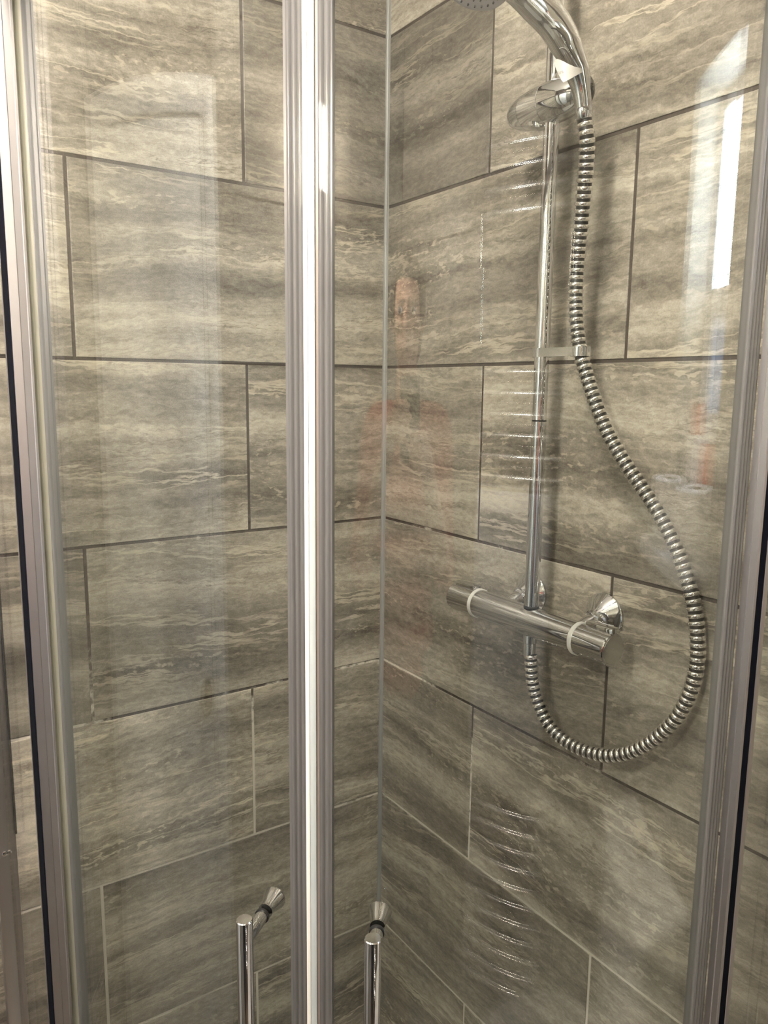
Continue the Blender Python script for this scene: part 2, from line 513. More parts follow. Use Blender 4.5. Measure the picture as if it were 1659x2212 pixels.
# top-rail shade in the corner and wall brightness put into tile colour: (course, nth tile from the corner) -> colour multiplier
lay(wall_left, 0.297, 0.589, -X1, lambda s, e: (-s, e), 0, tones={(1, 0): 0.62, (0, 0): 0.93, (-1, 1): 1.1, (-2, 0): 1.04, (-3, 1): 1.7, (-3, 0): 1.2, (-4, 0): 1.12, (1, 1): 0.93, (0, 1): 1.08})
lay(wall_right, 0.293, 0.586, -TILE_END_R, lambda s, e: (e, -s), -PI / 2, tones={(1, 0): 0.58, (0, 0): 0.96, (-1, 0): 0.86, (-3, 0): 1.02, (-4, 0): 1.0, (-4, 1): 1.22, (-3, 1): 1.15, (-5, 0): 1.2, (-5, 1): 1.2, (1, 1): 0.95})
lay(wall_back, 0.30, 0.60, -X1, lambda s, e: (-s, Y1 - e), PI)
lay(wall_entrance, 0.20, 0.50, -Y1, lambda s, e: (X1 - e, -s), PI / 2, 0.705)
lay(wall_entrance, 0.20, 0.50, 0.045, lambda s, e: (X1 - e, -s), PI / 2)

# silicone bead down the corner
bm = bmesh.new()
prof = [(0.002, 0.002), (-0.0065, 0.001)]
for i in range(7):
    t = i / 6 * PI / 2
    prof.append((-0.0065 + 0.0065 * math.sin(t) * 0.82, -0.0065 * (1 - math.cos(t)) * 0.82 - 0.0004))
prof.append((0.001, -0.0065))
prism(bm, prof, 0.05, ZC)
o = build('trim_1', bm, M['silicone'], None, angle=50)
o['kind'] = 'structure'; o['label'] = 'grey silicone bead running down the corner between the tiled walls'

# ------------------------------------------------------------------ lights
t = thing('ceiling_light', 'round opal ceiling light above the shower doors', 'light', (*LAMP_POS, ZC))
bm = bmesh.new(); lathe(bm, (0, 0, 0), (0, 0, -1), [(0, 0.126), (0.007, 0.126), (0.010, 0.122), (0.010, 0.118), (0.004, 0.116)], 48, cap=True)
build('base_ring', bm, M['chrome'], t, angle=40)
bm = bmesh.new(); lathe(bm, (0, 0, 0), (0, 0, -1), [(0.006, 0.116), (0.022, 0.115), (0.042, 0.104), (0.056, 0.080), (0.064, 0.045), (0.066, 0.0)], 40)
build('diffuser', bm, M['lamp'], t, smooth=True)
M['wall_lamp'] = mat_emit('lit_opal_shade', (1.0, 0.91, 0.78), WALL_LAMP)
t = thing('wall_light', 'opal wall light with chrome end caps on the entrance wall beside the white door', 'light', (X1 + 0.0006, *WALL_LAMP_POS))
bm = bmesh.new(); box(bm, 0.0, 0.016, -0.035, 0.035, -0.095, 0.095, 0.004, 2); build('back_plate', bm, M['chrome'], t, angle=40)
bm = bmesh.new(); lathe(bm, (0.066, 0, -0.075), (0, 0, 1), [(0, 0.044), (0.002, 0.047), (0.148, 0.047), (0.15, 0.044)], 36); build('shade', bm, M['wall_lamp'], t, angle=40)
for z in (-0.088, 0.0755):
    bm = bmesh.new(); lathe(bm, (0.066, 0, z), (0, 0, 1), [(0, 0.046), (0.001, 0.0490), (0.0115, 0.0490), (0.0125, 0.046)], 36); build('end_cap', bm, M['chrome'], t, angle=40)

# ------------------------------------------------------------------ shower tray
CX, CY, R = -0.17, -0.335, 0.55
def arc(a, r=R):
    a = math.radians(a)
    return (CX - r * math.cos(a), CY - r * math.sin(a))
def tray_poly(e):
    x0 = -0.003 - e * 0; pts = [(-0.003, -0.003), (-0.003, -0.925 + e), (CX, -0.925 + e)]
    r0 = 0.59 - e
    for i in range(1, 16):
        a = 90 - i * 6
        pts.append((CX - (r0 - 0.012) * math.cos(math.radians(a)), CY - r0 * math.sin(math.radians(a))))
    pts += [(-0.748 + e, CY), (-0.748 + e, -0.003)]
    return pts
bm = bmesh.new(); prism(bm, tray_poly(0.0), 0.002, 0.045)
o = build('shower_tray', bm, M['acrylic'])
tag(o, 'white quadrant shower tray on the floor under the glass enclosure', 'shower tray')
bm = bmesh.new(); lathe(bm, (-0.33, -0.42, 0.045), (0, 0, 1), [(0, 0.05), (0.004, 0.05), (0.007, 0.042), (0.007, 0.0)], 32)
build('waste_cover', bm, M['chrome'], o, angle=40)

# ------------------------------------------------------------------ enclosure: fixed parts
ZB, ZT = 0.075, 1.905
enc = thing('shower_enclosure', 'fixed silver frame of the curved glass shower enclosure with side panes and posts', 'shower enclosure', (0, 0, 0))
def vbox(name, x0, x1, y0, y1, mat, z0=ZB, z1=ZT, bev=0.0, parent=enc):
    bm = bmesh.new(); box(bm, x0, x1, y0, y1, z0, z1, bev, 2)
    return build(name, bm, mat, parent, angle=40)
LXG, RYG = -0.734, -0.899
vbox('fixed_pane', LXG - 0.003, LXG + 0.003, -0.374, -0.022, M['glass'])
vbox('fixed_pane', -0.166, -0.022, RYG - 0.003, RYG + 0.003, M['glass'])
# posts: an end face turned to the doors, a dark gasket let into the outer face
def post(poly_outer, name='post'):
    bm = bmesh.new(); prism(bm, poly_outer, ZB - 0.02, ZT)
    return build(name, bm, M['alu'], enc, angle=30)
yL = -0.410
p = post([(-0.742, yL), (-0.7335, yL - 0.0012), (-0.7325, yL), (-0.726, yL), (-0.726, yL + 0.036), (-0.742, yL + 0.036)])
bm = bmesh.new(); box(bm, -0.7432, -0.7405, yL + 0.0015, yL + 0.031, ZB - 0.02, ZT); build('gasket', bm, M['navy'], p)
bm = bmesh.new(); box(bm, -0.7436, -0.7405, yL + 0.0315, yL + 0.036, ZB - 0.02, ZT); build('rim', bm, M['alu'], p)
bm = bmesh.new(); box(bm, -0.726, -0.7225, yL - 0.001, yL + 0.012, ZB - 0.02, ZT, 0.0008, 1); build('lip', bm, M['alu'], p)
xR = -0.190
p = post([(xR, -0.893), (xR, -0.8988), (xR - 0.0008, -0.8995), (xR, -0.9002), (xR, -0.905), (xR + 0.0235, -0.905), (xR + 0.0235, -0.893)])
bm = bmesh.new(); box(bm, xR + 0.0052, xR + 0.0155, -0.9062, -0.9035, ZB - 0.02, ZT); build('gasket', bm, M['navy'], p)
bm = bmesh.new(); box(bm, xR, xR + 0.0048, -0.9066, -0.9045, ZB - 0.02, ZT, 0.0006, 1); build('rim', bm, M['alu'], p)
bm = bmesh.new(); box(bm, xR + 0.016, xR + 0.0235, -0.9066, -0.9045, ZB - 0.02, ZT, 0.0006, 1); build('rim', bm, M['alu'], p)
# wall profiles
w = vbox('wall_profile', -0.752, -0.7335, -0.026, -0.0006, M['alu'], 0.047, ZT, 0.001)
bm = bmesh.new(); box(bm, -0.7535, -0.7505, -0.030, -0.0055, 0.80, ZT); build('gasket', bm, M['navy'], w)
for zz in (0.44, 0.77):
    bm = bmesh.new(); lathe(bm, (-0.740, -0.026, zz), (0, -1, 0), [(0, 0.0042), (0.0012, 0.0042), (0.002, 0.003), (0.002, 0)], 16); build('screw', bm, M['chrome'], w, angle=40)
vbox('wall_profile', -0.026, -0.0006, RYG - 0.009, RYG + 0.009, M['alu'], 0.047, ZT, 0.001)
# curved top and bottom rails
def arc_strip(bm, a0, a1, r0, r1, z0, z1, n=28):
    inn = [arc(a0 + (a1 - a0) * i / n, r0) for i in range(n + 1)]
    out = [arc(a0 + (a1 - a0) * i / n, r1) for i in range(n + 1)]
    prism(bm, inn + out[::-1], z0, z1)
for nm, z0, z1 in (('top_rail', ZT, ZT + 0.045), ('bottom_rail', 0.047, ZB - 0.005)):
    bm = bmesh.new()
    arc_strip(bm, 0, 90, R - 0.022, R + 0.022, z0, z1)
    box(bm, -0.748, -0.708, CY, -0.001, z0, z1); box(bm, CX, -0.001, -0.909, -0.865, z0, z1)
    build(nm, bm, M['alu'], enc, angle=30)

# ------------------------------------------------------------------ sliding doors
def rail_strip(bm, a0, a1, r_in, r_out, ribs=0, depth=0.0008, n=None, z0=ZB, z1=ZT - 0.005):
    """vertical strip on the arc; ribs = number of rounded ribs standing on its outer face"""
    n = n or (max(6, ribs * 8))
    inn, out = [], []
    for i in range(n + 1):
        u = i / n
        a = a0 + (a1 - a0) * u
        bump = depth * abs(math.sin(u * ribs * PI)) if ribs else 0
        inn.append(arc(a, r_in)); out.append(arc(a, r_out + bump))
    prism(bm, inn + out[::-1], z0, z1)
def make_door(label, a_trail, a_lead, side, a_handle):
    d = thing('sliding_shower_door', label, 'shower door', (*arc((a_trail + a_lead) / 2), ZB), group='curved sliding doors of the shower enclosure')
    def bp(name, bm, mat, parent=d, angle=35):
        bmesh.ops.translate(bm, verts=bm.verts[:], vec=-d.location)
        return build(name, bm, mat, parent, angle=angle)
    lo, hi = sorted((a_trail, a_lead))
    bm = bmesh.new(); arc_strip(bm, lo, hi, R - 0.003, R + 0.003, ZB, ZT - 0.005, 44); bp('glass_pane', bm, M['glass'])
    # leading edge: ribbed clear seal and magnet strip
    if side == 'l':
        bm = bmesh.new(); rail_strip(bm, 42.44, 43.92, R - 0.005, R + 0.0045, 3, 0.0018); s = bp('edge_seal', bm, M['seal'])
        bm = bmesh.new(); rail_strip(bm, 42.20, 42.46, R - 0.004, R + 0.0042); bp('fin', bm, M['seal'], s)
        bm = bmesh.new(); rail_strip(bm, 43.92, 44.29, R - 0.007, R + 0.0068, 1, 0.0005); bp('magnet_strip', bm, M['magnet_white'])
        bm = bmesh.new(); rail_strip(bm, a_trail, a_trail + 4.7, R - 0.0045, R + 0.0045, 3, 0.0008); s = bp('trailing_seal', bm, M['seal_pale'])
        bm = bmesh.new(); rail_strip(bm, a_trail + 4.7, a_trail + 4.9, R - 0.006, R + 0.0052); bp('fin', bm, M['seal'], s)
    else:
        bm = bmesh.new(); rail_strip(bm, 44.30, 44.88, R - 0.007, R + 0.0060, 1, 0.0006); bp('magnet_strip', bm, M['magnet_grey'])
        bm = bmesh.new(); rail_strip(bm, 44.88, 45.16, R - 0.005, R + 0.0040); s0 = bp('seal_web', bm, M['seal_brown'])
        bm = bmesh.new(); rail_strip(bm, 45.16, 46.23, R - 0.005, R + 0.0045, 2, 0.0018); s = bp('edge_seal', bm, M['seal'])
        bm = bmesh.new(); rail_strip(bm, 46.23, 46.38, R - 0.004, R + 0.0046); bp('fin', bm, M['seal'], s)
        bm = bmesh.new(); rail_strip(bm, a_trail - 2.0, a_trail, R - 0.0045, R + 0.0050, 4, 0.0011); s = bp('trailing_seal', bm, M['seal'])
    # handle: vertical bar outside, two posts through the glass with a flared knob inside
    th = math.radians(a_handle)
    nrm = Vector((-math.cos(th), -math.sin(th), 0))      # outward
    g = Vector((CX, CY, 0)) + nrm * R
    bar_c = g + nrm * 0.040
    zt, zb = 1.035, 0.725
    bm = bmesh.new()
    lathe(bm, (bar_c.x, bar_c.y, zb), (0, 0, 1), [(0, 0.0068), (0.0008, 0.0076), (zt - zb - 0.0008, 0.0076), (zt - zb, 0.0068)], 40)
    h = bp('handle', bm, M['chrome'])
    for zz in (1.013, 0.747):
        gz = Vector((g.x, g.y, zz))
        bm = bmesh.new(); lathe(bm, gz + nrm * 0.0055, nrm, [(0, 0.0062), (0.030, 0.0062)], 32); bp('standoff', bm, M['chrome'], h)
        bm = bmesh.new(); lathe(bm, gz + nrm * 0.0030, nrm, [(0, 0.0072), (0.0025, 0.0072)], 28); bp('washer', bm, M['rubber'], h)
        bm = bmesh.new(); lathe(bm, gz - nrm * 0.0030, -nrm, [(0, 0.0072), (0.002, 0.0072)], 28); bp('washer', bm, M['chrome'], h)
        bm = bmesh.new(); lathe(bm, gz - nrm * 0.0050, -nrm, [(0, 0.0066), (0.003, 0.0070), (0.017, 0.0114), (0.0190, 0.0116), (0.0202, 0.0106), (0.0202, 0)], 40); bp('knob', bm, M['chrome'], h)
    return d
make_door('left curved sliding glass shower door with chrome bar handle and white magnet edge', 4.5, 43.95, 'l', 39.2)
make_door('right curved sliding glass shower door with chrome bar handle in front of the mixer', 88.2, 44.85, 'r', 50.7)

# ------------------------------------------------------------------ mixer valve on the right wall
VX, VY, VZ = -0.072, -0.500, 1.168
v = thing('shower_mixer', 'chrome bar mixer valve on the right wall with a knob at each end', 'shower mixer', (VX, VY, VZ))
def vp(name, mat, origin, axis, prof, parent=v, seg=48, base=v):
    bm = bmesh.new(); lathe(bm, Vector(origin) - base.location, axis, prof, seg)
    return build(name, bm, mat, parent, angle=32)
ax = (0, -1, 0)   # from the far knob to the near knob
RB = 0.0225
vp('body', M['chrome'], (VX, VY + 0.114, VZ), ax, [(0, RB - 0.001), (0.001, RB), (0.100, RB), (0.114, RB + 0.0006), (0.128, RB), (0.205, RB), (0.206, RB - 0.001)])
# far knob with its ring, near knob with ring, end disc and override button
k = vp('knob', M['chrome'], (VX, VY + 0.120, VZ), (0, 1, 0), [(0, RB), (0.053, RB), (0.056, RB - 0.002), (0.056, 0)])
vp('ring', M['ring'], (VX, VY + 0.113, VZ), (0, 1, 0), [(0, RB + 0.0004), (0.0008, RB + 0.0012), (0.0062, RB + 0.0012), (0.007, RB + 0.0004)], k)
bm = bmesh.new(); box(bm, -0.0075, 0.0075, 0.1215, 0.168, RB - 0.003, RB + 0.0055, 0.0018, 2); build('grip', bm, M['chrome'], k, angle=40)
k = vp('knob', M['chrome'], (VX, VY - 0.099, VZ), (0, -1, 0), [(0, RB), (0.050, RB), (0.0525, RB + 0.0003), (0.054, RB - 0.001), (0.054, RB - 0.003)])
vp('ring', M['ring'], (VX, VY - 0.092, VZ), (0, -1, 0), [(0, RB + 0.0004), (0.0008, RB + 0.0012), (0.0062, RB + 0.0012), (0.007, RB + 0.0004)], k)
vp('end_disc', M['endcap'], (VX, VY - 0.149, VZ), (0, -1, 0), [(0, RB - 0.0022), (0.0035, RB - 0.0022), (0.0045, RB - 0.0035), (0.0045, 0)], k)
bm = bmesh.new(); box(bm, -0.004, 0.0120, -0.1525, -0.1065, RB - 0.006, RB + 0.0065, 0.0020, 2); build('grip', bm, M['chrome'], k, angle=40)
for yy in (-0.428, -0.578):
    f_ = vp('flange', M['chrome'], (-0.0004, yy, 1.186), (-1, 0, 0), [(0, 0.0335), (0.003, 0.0335), (0.0055, 0.0318), (0.014, 0.0225), (0.022, 0.0155), (0.028, 0.0122), (0.0285, 0.0105)])
    bm = bmesh.new()
    tube(bm, [Vector(q) - v.location for q in catmull([(-0.014, yy, 1.184), (-0.034, yy, 1.180), (-0.052, yy, 1.173), (VX, yy, VZ)], 6)], 0.0112, 28)
    build('elbow', bm, M['chrome'], v, smooth=True)
# outlet below for the hose
vp('outlet', M['chrome'], (VX, VY, VZ - 0.020), (0, 0, -1), [(0, 0.0105), (0.012, 0.0105), (0.013, 0.0092), (0.034, 0.0088), (0.035, 0.008)], seg=32)

# ------------------------------------------------------------------ riser rail
r = thing('riser_rail', 'vertical chrome riser rail standing on the mixer valve', 'shower rail', (VX, VY, VZ))
def rp(name, mat, z0, z1, rad, bev=0.0006):
    bm = bmesh.new(); lathe(bm, (0, 0, z0 - VZ), (0, 0, 1), [(0, rad - bev), (bev, rad), (z1 - z0 - bev, rad), (z1 - z0, rad - bev)], 36)
    return build(name, mat=mat, bm=bm, parent=r, angle=35)
rp('socket', M['rubber'], 1.1895, 1.1925, 0.0118)
rp('lower_tube', M['chrome'], 1.1925, 1.4645, 0.0108)
rp('joint_ring', M['rubber'], 1.4645, 1.4660, 0.0104, 0.0001)
rp('upper_tube', M['chrome'], 1.4660, 2.16, 0.0105)
bm = bmesh.new(); tube(bm, [(0, 0, 2.135 - VZ), (0.03, 0, 2.14 - VZ), (0.071, 0, 2.14 - VZ)], 0.010, 24); build('top_bracket', bm, M['chrome'], r, smooth=True)
bm = bmesh.new(); lathe(bm, (0.0715, 0, 2.14 - VZ), (-1, 0, 0), [(0, 0.026), (0.006, 0.026), (0.012, 0.018)], 32); build('bracket_flange', bm, M['chrome'], r, angle=40)

# ------------------------------------------------------------------ hose retainer clip
HZ = 1.5605
hclip = onx(1254, 762, -0.066)
c = thing('hose_retainer', 'thin chrome clip joining the rail to the hose', 'hose clip', (VX, VY, HZ))
def ringband(bm, ctr, r_in, r_out, h, seg=40):
    lathe(bm, Vector(ctr) - Vector((0, 0, h / 2)), (0, 0, 1), [(0, r_in), (0, r_out), (h, r_out), (h, r_in), (0, r_in)], seg, cap=False)
bm = bmesh.new(); ringband(bm, (0, 0, 0), 0.0106, 0.0136, 0.0125); build('rail_ring', bm, M['chrome'], c, angle=40)
hc = hclip - c.location
bm = bmesh.new(); ringband(bm, (hc.x, hc.y, 0.0), 0.0112, 0.0136, 0.0125); build('hose_ring', bm, M['chrome'], c, angle=40)
dv = Vector((hc.x, hc.y, 0)); L_ = dv.length; dn = dv.normalized(); pn = Vector((-dn.y, dn.x, 0))
bm = bmesh.new()
off = -1 if pn.x > 0 else 1     # arm on the room side
poly = []
for s_, o_ in ((0.004, 0.0105), (L_ - 0.004, 0.0105), (L_ - 0.004, 0.0132), (0.004, 0.0132)):
    q = dn * s_ + pn * (o_ * off)
    poly.append((q.x, q.y))
prism(bm, poly, -0.006, 0.006)
build('arm', bm, M['chrome'], c)

# ------------------------------------------------------------------ handset holder (slider)
hA = onx(1104, 249, -0.075); hB = onx(1262, 197, -0.078)
hz = 1.889
hold = thing('handset_holder', 'bullet-shaped chrome slider gripping the riser rail', 'handset holder', (-0.074, VY, hz))
yA, yB = hA.y, hB.y
def hp(name, mat, prof, parent=hold, y=None, sgn=-1, seg=44, x=0.0):
    bm = bmesh.new(); lathe(bm, (x, (y if y is not None else yA) - VY, 0), (0, sgn, 0), prof, seg)
    return build(name, bm, mat, parent, angle=35)
# tapered nose
hp('nose', M['chrome'], [(0, 0.0), (0.0006, 0.006), (0.0025, 0.0105), (0.006, 0.0146), (0.012, 0.0182), (0.022, 0.0218), (0.034, 0.0241), (0.0342, 0.0237)])
hp('body', M['chrome'], [(0.0346, 0.0239), (0.035, 0.0245), (0.050, 0.0262), (0.066, 0.0270), (0.0735, 0.0271), (0.0738, 0.0267)])
hp('collar', M['chrome'], [(0.0743, 0.0268), (0.0746, 0.0273), (0.090, 0.0270), (0.106, 0.0255), (0.120, 0.0225), (0.129, 0.017), (0.132, 0.010), (0.132, 0.0)])

bm = bmesh.new(); lathe(bm, (-0.004, 0.021, -0.0165), (0, 0.1, -1), [(0, 0.0135), (0.009, 0.0130), (0.011, 0.011), (0.011, 0)], 28); build('clamp_foot', bm, M['chrome'], hold, angle=40)

# ------------------------------------------------------------------ handset
HY = -0.583
hpts = [(1261, 244), (1257, 205), (1250, 165), (1238, 130), (1221, 92), (1192, 45), (1155, 5), (1115, -32), (1076, -66)]
hp3 = [ony(a, b, HY) for a, b in hpts]
hs = thing('shower_handset', 'chrome shower handset with curved handle and grey spray plate', 'handset', tuple(hp3[0]))
path = resample(catmull(hp3, 10), 0.004)
path = [q - hs.location for q in path]
n = len(path)
def hr(i):
    s = i / (n - 1)
    keys = [(0, 0.0098), (0.10, 0.0112), (0.25, 0.0150), (0.45, 0.0188), (0.65, 0.0198), (0.85, 0.0185), (1.0, 0.0165)]
    for (a, x), (b, y) in zip(keys[:-1], keys[1:]):
        if s <= b:
            u = (s - a) / (b - a); u = u * u * (3 - 2 * u)
            return x + (y - x) * u
    return keys[-1][1]
hrad = [hr(i) for i in range(n)]
bm = bmesh.new(); rings = tube(bm, path, hrad, 40); build('handle', bm, M['chrome'], hs, smooth=True)
# head: shallow dome, spray plate on its underside
e = path[-1]
ed = (path[-1] - path[-3]).normalized()
hd = Vector((-0.45, -0.05, -0.9)).normalized()          # spray direction
hc0 = ony(1030, -66, HY) - hs.location
bm = bmesh.new(); lathe(bm, hc0 - hd * 0.020, hd, [(0, 0.0), (0.002, 0.016), (0.008, 0.032), (0.018, 0.042), (0.026, 0.0445), (0.029, 0.0435)], 48); build('head', bm, M['chrome'], hs, angle=40)
bm = bmesh.new(); lathe(bm, hc0 + hd * 0.0085, hd, [(0, 0.0425), (0.003, 0.0420), (0.0045, 0.038), (0.0055, 0.02), (0.0058, 0)], 48)
face = build('spray_plate', bm, M['grey_face'], hs, angle=40)
a_, b_ = frame_of(hd)
for ring_r, cnt in ((0.010, 8), (0.018, 14), (0.026, 20), (0.034, 26)):
    for i in range(cnt):
        t_ = 2 * PI * i / cnt
        pc = hc0 + hd * 0.0130 + a_ * (math.cos(t_) * ring_r) + b_ * (math.sin(t_) * ring_r)
        if i == 0 and ring_r == 0.010:
            bm = bmesh.new(); lathe(bm, (0, 0, 0), hd, [(0, 0.0012), (0.0022, 0.0009)], 8)
            nz = build('nozzle', bm, M['nozzle'], face); nz.location = pc; nme = nz.data
        else:
            nz = link('nozzle', nme, None, face); nz.location = pc
# white label plate clasped round the front of the handle (outline read off the photograph, bent round the handle)
axis_pt = hs.location + path[int(0.050 / 0.004)]
D_AX = (axis_pt - CAM).dot(_f)
def plate_pt(px, py, extra=0.0):
    u = (px - 1195.0) / (1260.0 - 1195.0)
    dep = D_AX - 0.033 * math.sin(PI * (0.22 + 0.56 * max(0, min(1, u)))) - extra
    d = rayv(px, py)
    return CAM + d * (dep / d.dot(_f)) - hs.location
top_e = [(1196.5, 133), (1198, 129), (1203, 127), (1211, 129.5), (1220, 134), (1231, 139.5), (1244, 145), (1258, 147.5)]
bot_e = [(1197, 137), (1201, 148), (1206, 160), (1212, 172), (1217, 178), (1229, 172), (1244, 163.5), (1258, 156)]
bm = bmesh.new()
NS = 8
gr_ = [[[bm.verts.new(plate_pt(t_[0] + (b_2[0] - t_[0]) * j / NS, t_[1] + (b_2[1] - t_[1]) * j / NS, ex)) for j in range(NS + 1)] for ex in (0.0, 0.0014)] for t_, b_2 in zip(top_e, bot_e)]
for i in range(len(top_e) - 1):
    for j in range(NS):
        for L2 in (0, 1):
            bm.faces.new((gr_[i][L2][j], gr_[i + 1][L2][j], gr_[i + 1][L2][j + 1], gr_[i][L2][j + 1]))
    for j in (0, NS):
        bm.faces.new((gr_[i][0][j], gr_[i + 1][0][j], gr_[i + 1][1][j], gr_[i][1][j]))
for i in (0, len(top_e) - 1):
    for j in range(NS):
        bm.faces.new((gr_[i][0][j], gr_[i][0][j + 1], gr_[i][1][j + 1], gr_[i][1][j]))
sleeve = build('label_plate', bm, M['white_plastic'], hs, angle=50)
tcu = bpy.data.curves.new('print_text', 'FONT'); tcu.body = 'mira'; tcu.size = 1.0; tcu.align_x = 'RIGHT'
tob = bpy.data.objects.new('print_text', tcu); col.objects.link(tob)
dg = bpy.context.evaluated_depsgraph_get(); dg.update()
tme = bpy.data.meshes.new_from_object(tob.evaluated_get(dg))
bpy.data.objects.remove(tob)
def ink_pt(x, y):
    return plate_pt(1218.0 + 10.5 * x - 2.0 * y, 157.0 - 4.2 * x - 11.0 * y, 0.0018)
for vv in tme.vertices:
    vv.co = ink_pt(vv.co.x, vv.co.y)
tme.name = 'printed_word'
link('printed_word', tme, M['ink'], sleeve)
bm = bmesh.new()
for y0 in (-0.28, -0.55):
    bm.faces.new([bm.verts.new(ink_pt(x, y)) for x, y in ((-0.9, y0), (0.05, y0), (0.05, y0 + 0.10), (-0.9, y0 + 0.10))])
build('printed_line', bm, mat_plain('pale_grey_print', (0.50, 0.48, 0.47), 0.6), sleeve)
# cone nut at the hose end
d0 = (path[0] - path[2]).normalized()
bm = bmesh.new(); lathe(bm, path[0] - d0 * 0.006, d0, [(0, 0.0104), (0.004, 0.0108), (0.012, 0.0106), (0.013, 0.0098)], 32); build('hose_nut', bm, M['chrome'], hs, angle=40)
# oval release button on the holder's outer end
kb = ony(1268.0, 192, HY + 0.006)
bm = bmesh.new()
lathe(bm, (0, 0, 0), _r * 0.97 + _u * 0.22, [(-0.003, 0.0150), (0.0, 0.0165), (0.003, 0.0158), (0.0066, 0.0105), (0.0080, 0.0)], 36)
bmesh.ops.translate(bm, verts=bm.verts[:], vec=kb - hold.location)
build('button', bm, M['dark_chrome'], hold, angle=40)

# ------------------------------------------------------------------ hose
cl = [(1147, 1414, -.072), (1148, 1440, -.072), (1151, 1475, -.071), (1160, 1512, -.069), (1179, 1556, -.066), (1208, 1590, -.062), (1250, 1616, -.057), (1302, 1631, -.051),
      (1352, 1628, -.045), (1400, 1606, -.039), (1445, 1570, -.033), (1480, 1520, -.027), (1501, 1460, -.022), (1507, 1390, -.019), (1500, 1315, -.018), (1481, 1240, -.018),
      (1454, 1170, -.021), (1420, 1105, -.026), (1386, 1052, -.032), (1350, 1000, -.040), (1316, 942, -.048), (1290, 880, -.056), (1270, 820, -.062), (1254, 762, -.066),
      (1246, 700, -.068), (1244, 640, -.069), (1248, 560, -.071), (1256, 480, -.076), (1263, 400, -.083), (1268, 330, -.090), (1267, 292, -.096)]
hpath = [onx(a, b, x) for a, b, x in cl]
hpath.append(hs.location + path[0] + (path[0] - path[2]).normalized() * 0.0055)
hose = thing('shower_hose', 'ribbed chrome hose looping from the mixer up to the handset', 'shower hose', tuple(hpath[0]))
PITCH_H = 0.0092
sm = resample(catmull(hpath, 10), PITCH_H / 8)
prof_r = [0.0086, 0.0098, 0.01035, 0.0105, 0.01035, 0.0098, 0.0086, 0.0082]
pts = [q - hose.location for q in sm]
bm = bmesh.new(); tube(bm, pts[::4], 0.0088, 16); build('inner_tube', bm, M['dark_gap'], hose, smooth=True)
# bright coils: one ring per pitch, open gaps between show the dark inner tube
bm = bmesh.new()
ncoil = (len(pts) - 1) // 8
a = None
for c_ in range(ncoil):
    rr = []
    for j, rad in ((0, 0.0086), (0.6, 0.0100), (1.6, 0.01055), (3.4, 0.01055), (4.5, 0.0100), (5.0, 0.0086)):
        s = c_ * 8 + j; i0 = min(len(pts) - 2, int(s)); u = s - i0
        pc = pts[i0].lerp(pts[i0 + 1], u)
        d = (pts[min(i0 + 3, len(pts) - 1)] - pts[max(i0 - 2, 0)]).normalized()
        if a is None: a, b = frame_of(d)
        a = (a - d * a.dot(d)).normalized(); b = d.cross(a)
        rr.append([bm.verts.new(pc + a * (math.cos(2 * PI * k / 20) * rad) + b * (math.sin(2 * PI * k / 20) * rad)) for k in range(20)])
    for x in range(len(rr) - 1):
        for k in range(20):
            bm.faces.new((rr[x][k], rr[x][(k + 1) % 20], rr[x + 1][(k + 1) % 20], rr[x + 1][k]))
o = build('coil', bm, M['chrome_soft'], hose, smooth=True)
o['kind'] = 'stuff'

# ------------------------------------------------------------------ window, sill things (seen mirrored in the glass doors)
wn = bpy.data.objects.new('window_1', None); col.objects.link(wn); wn.location = (0.15, (WY0 + WY1) / 2, WZ0)
wn['kind'] = 'structure'; wn['label'] = 'small white-framed frosted window mirrored at the edge of the right door'
def wp(name, x0, x1, y0, y1, z0, z1, mat, bev=0.002):
    bm = bmesh.new(); box(bm, x0, x1, y0, y1, z0, z1, bev, 2)
    bmesh.ops.translate(bm, verts=bm.verts[:], vec=-wn.location)
    return build(name, bm, mat, wn, angle=40)
for nm, q in (('frame_side', (WY0, WY0 + .025, WZ0, WZ1)), ('frame_side', (WY1 - .025, WY1, WZ0, WZ1)), ('frame_sill', (WY0 + .025, WY1 - .025, WZ0, WZ0 + .025)), ('frame_head', (WY0 + .025, WY1 - .025, WZ1 - .025, WZ1)), ('transom', (WY0 + .025, WY1 - .025, 1.625, 1.665))):
    wp(nm, 0.12, 0.16, *q, M['upvc'])
wp('frosted_pane', 0.137, 0.143, WY0 + .025, WY1 - .025, WZ0 + .025, 1.625, M['frosted'], 0)
wp('upper_pane', 0.137, 0.143, WY0 + .025, WY1 - .025, 1.665, WZ1 - .025, M['glass'], 0)
wp('sill_board', -0.095, 0.119, WY0 + .001, WY1 - .001, WZ0, WZ0 + 0.002, M['upvc'], 0)
wp('sill_nosing', -0.095, -0.0008, -1.40, -1.085, WZ0 - 0.022, WZ0 + 0.002, M['upvc'], 0.003)
def roll(loc, label):
    t = thing('toilet_roll', label, 'toilet roll', loc, group='toilet rolls on the window sill')
    bm = bmesh.new(); lathe(bm, (0, 0, 0), (0, 0, 1), [(0, 0.021), (0, 0.050), (0.002, 0.053), (0.098, 0.053), (0.1, 0.050), (0.1, 0.021), (0, 0.021)], 36, cap=False); build('paper', bm, M['paper'], t, angle=40)
    bm = bmesh.new(); lathe(bm, (0, 0, 0.001), (0, 0, 1), [(0, 0.0195), (0, 0.021), (0.098, 0.021), (0.098, 0.0195), (0, 0.0195)], 28, cap=False); build('core', bm, M['card'], t, angle=40)
    return t
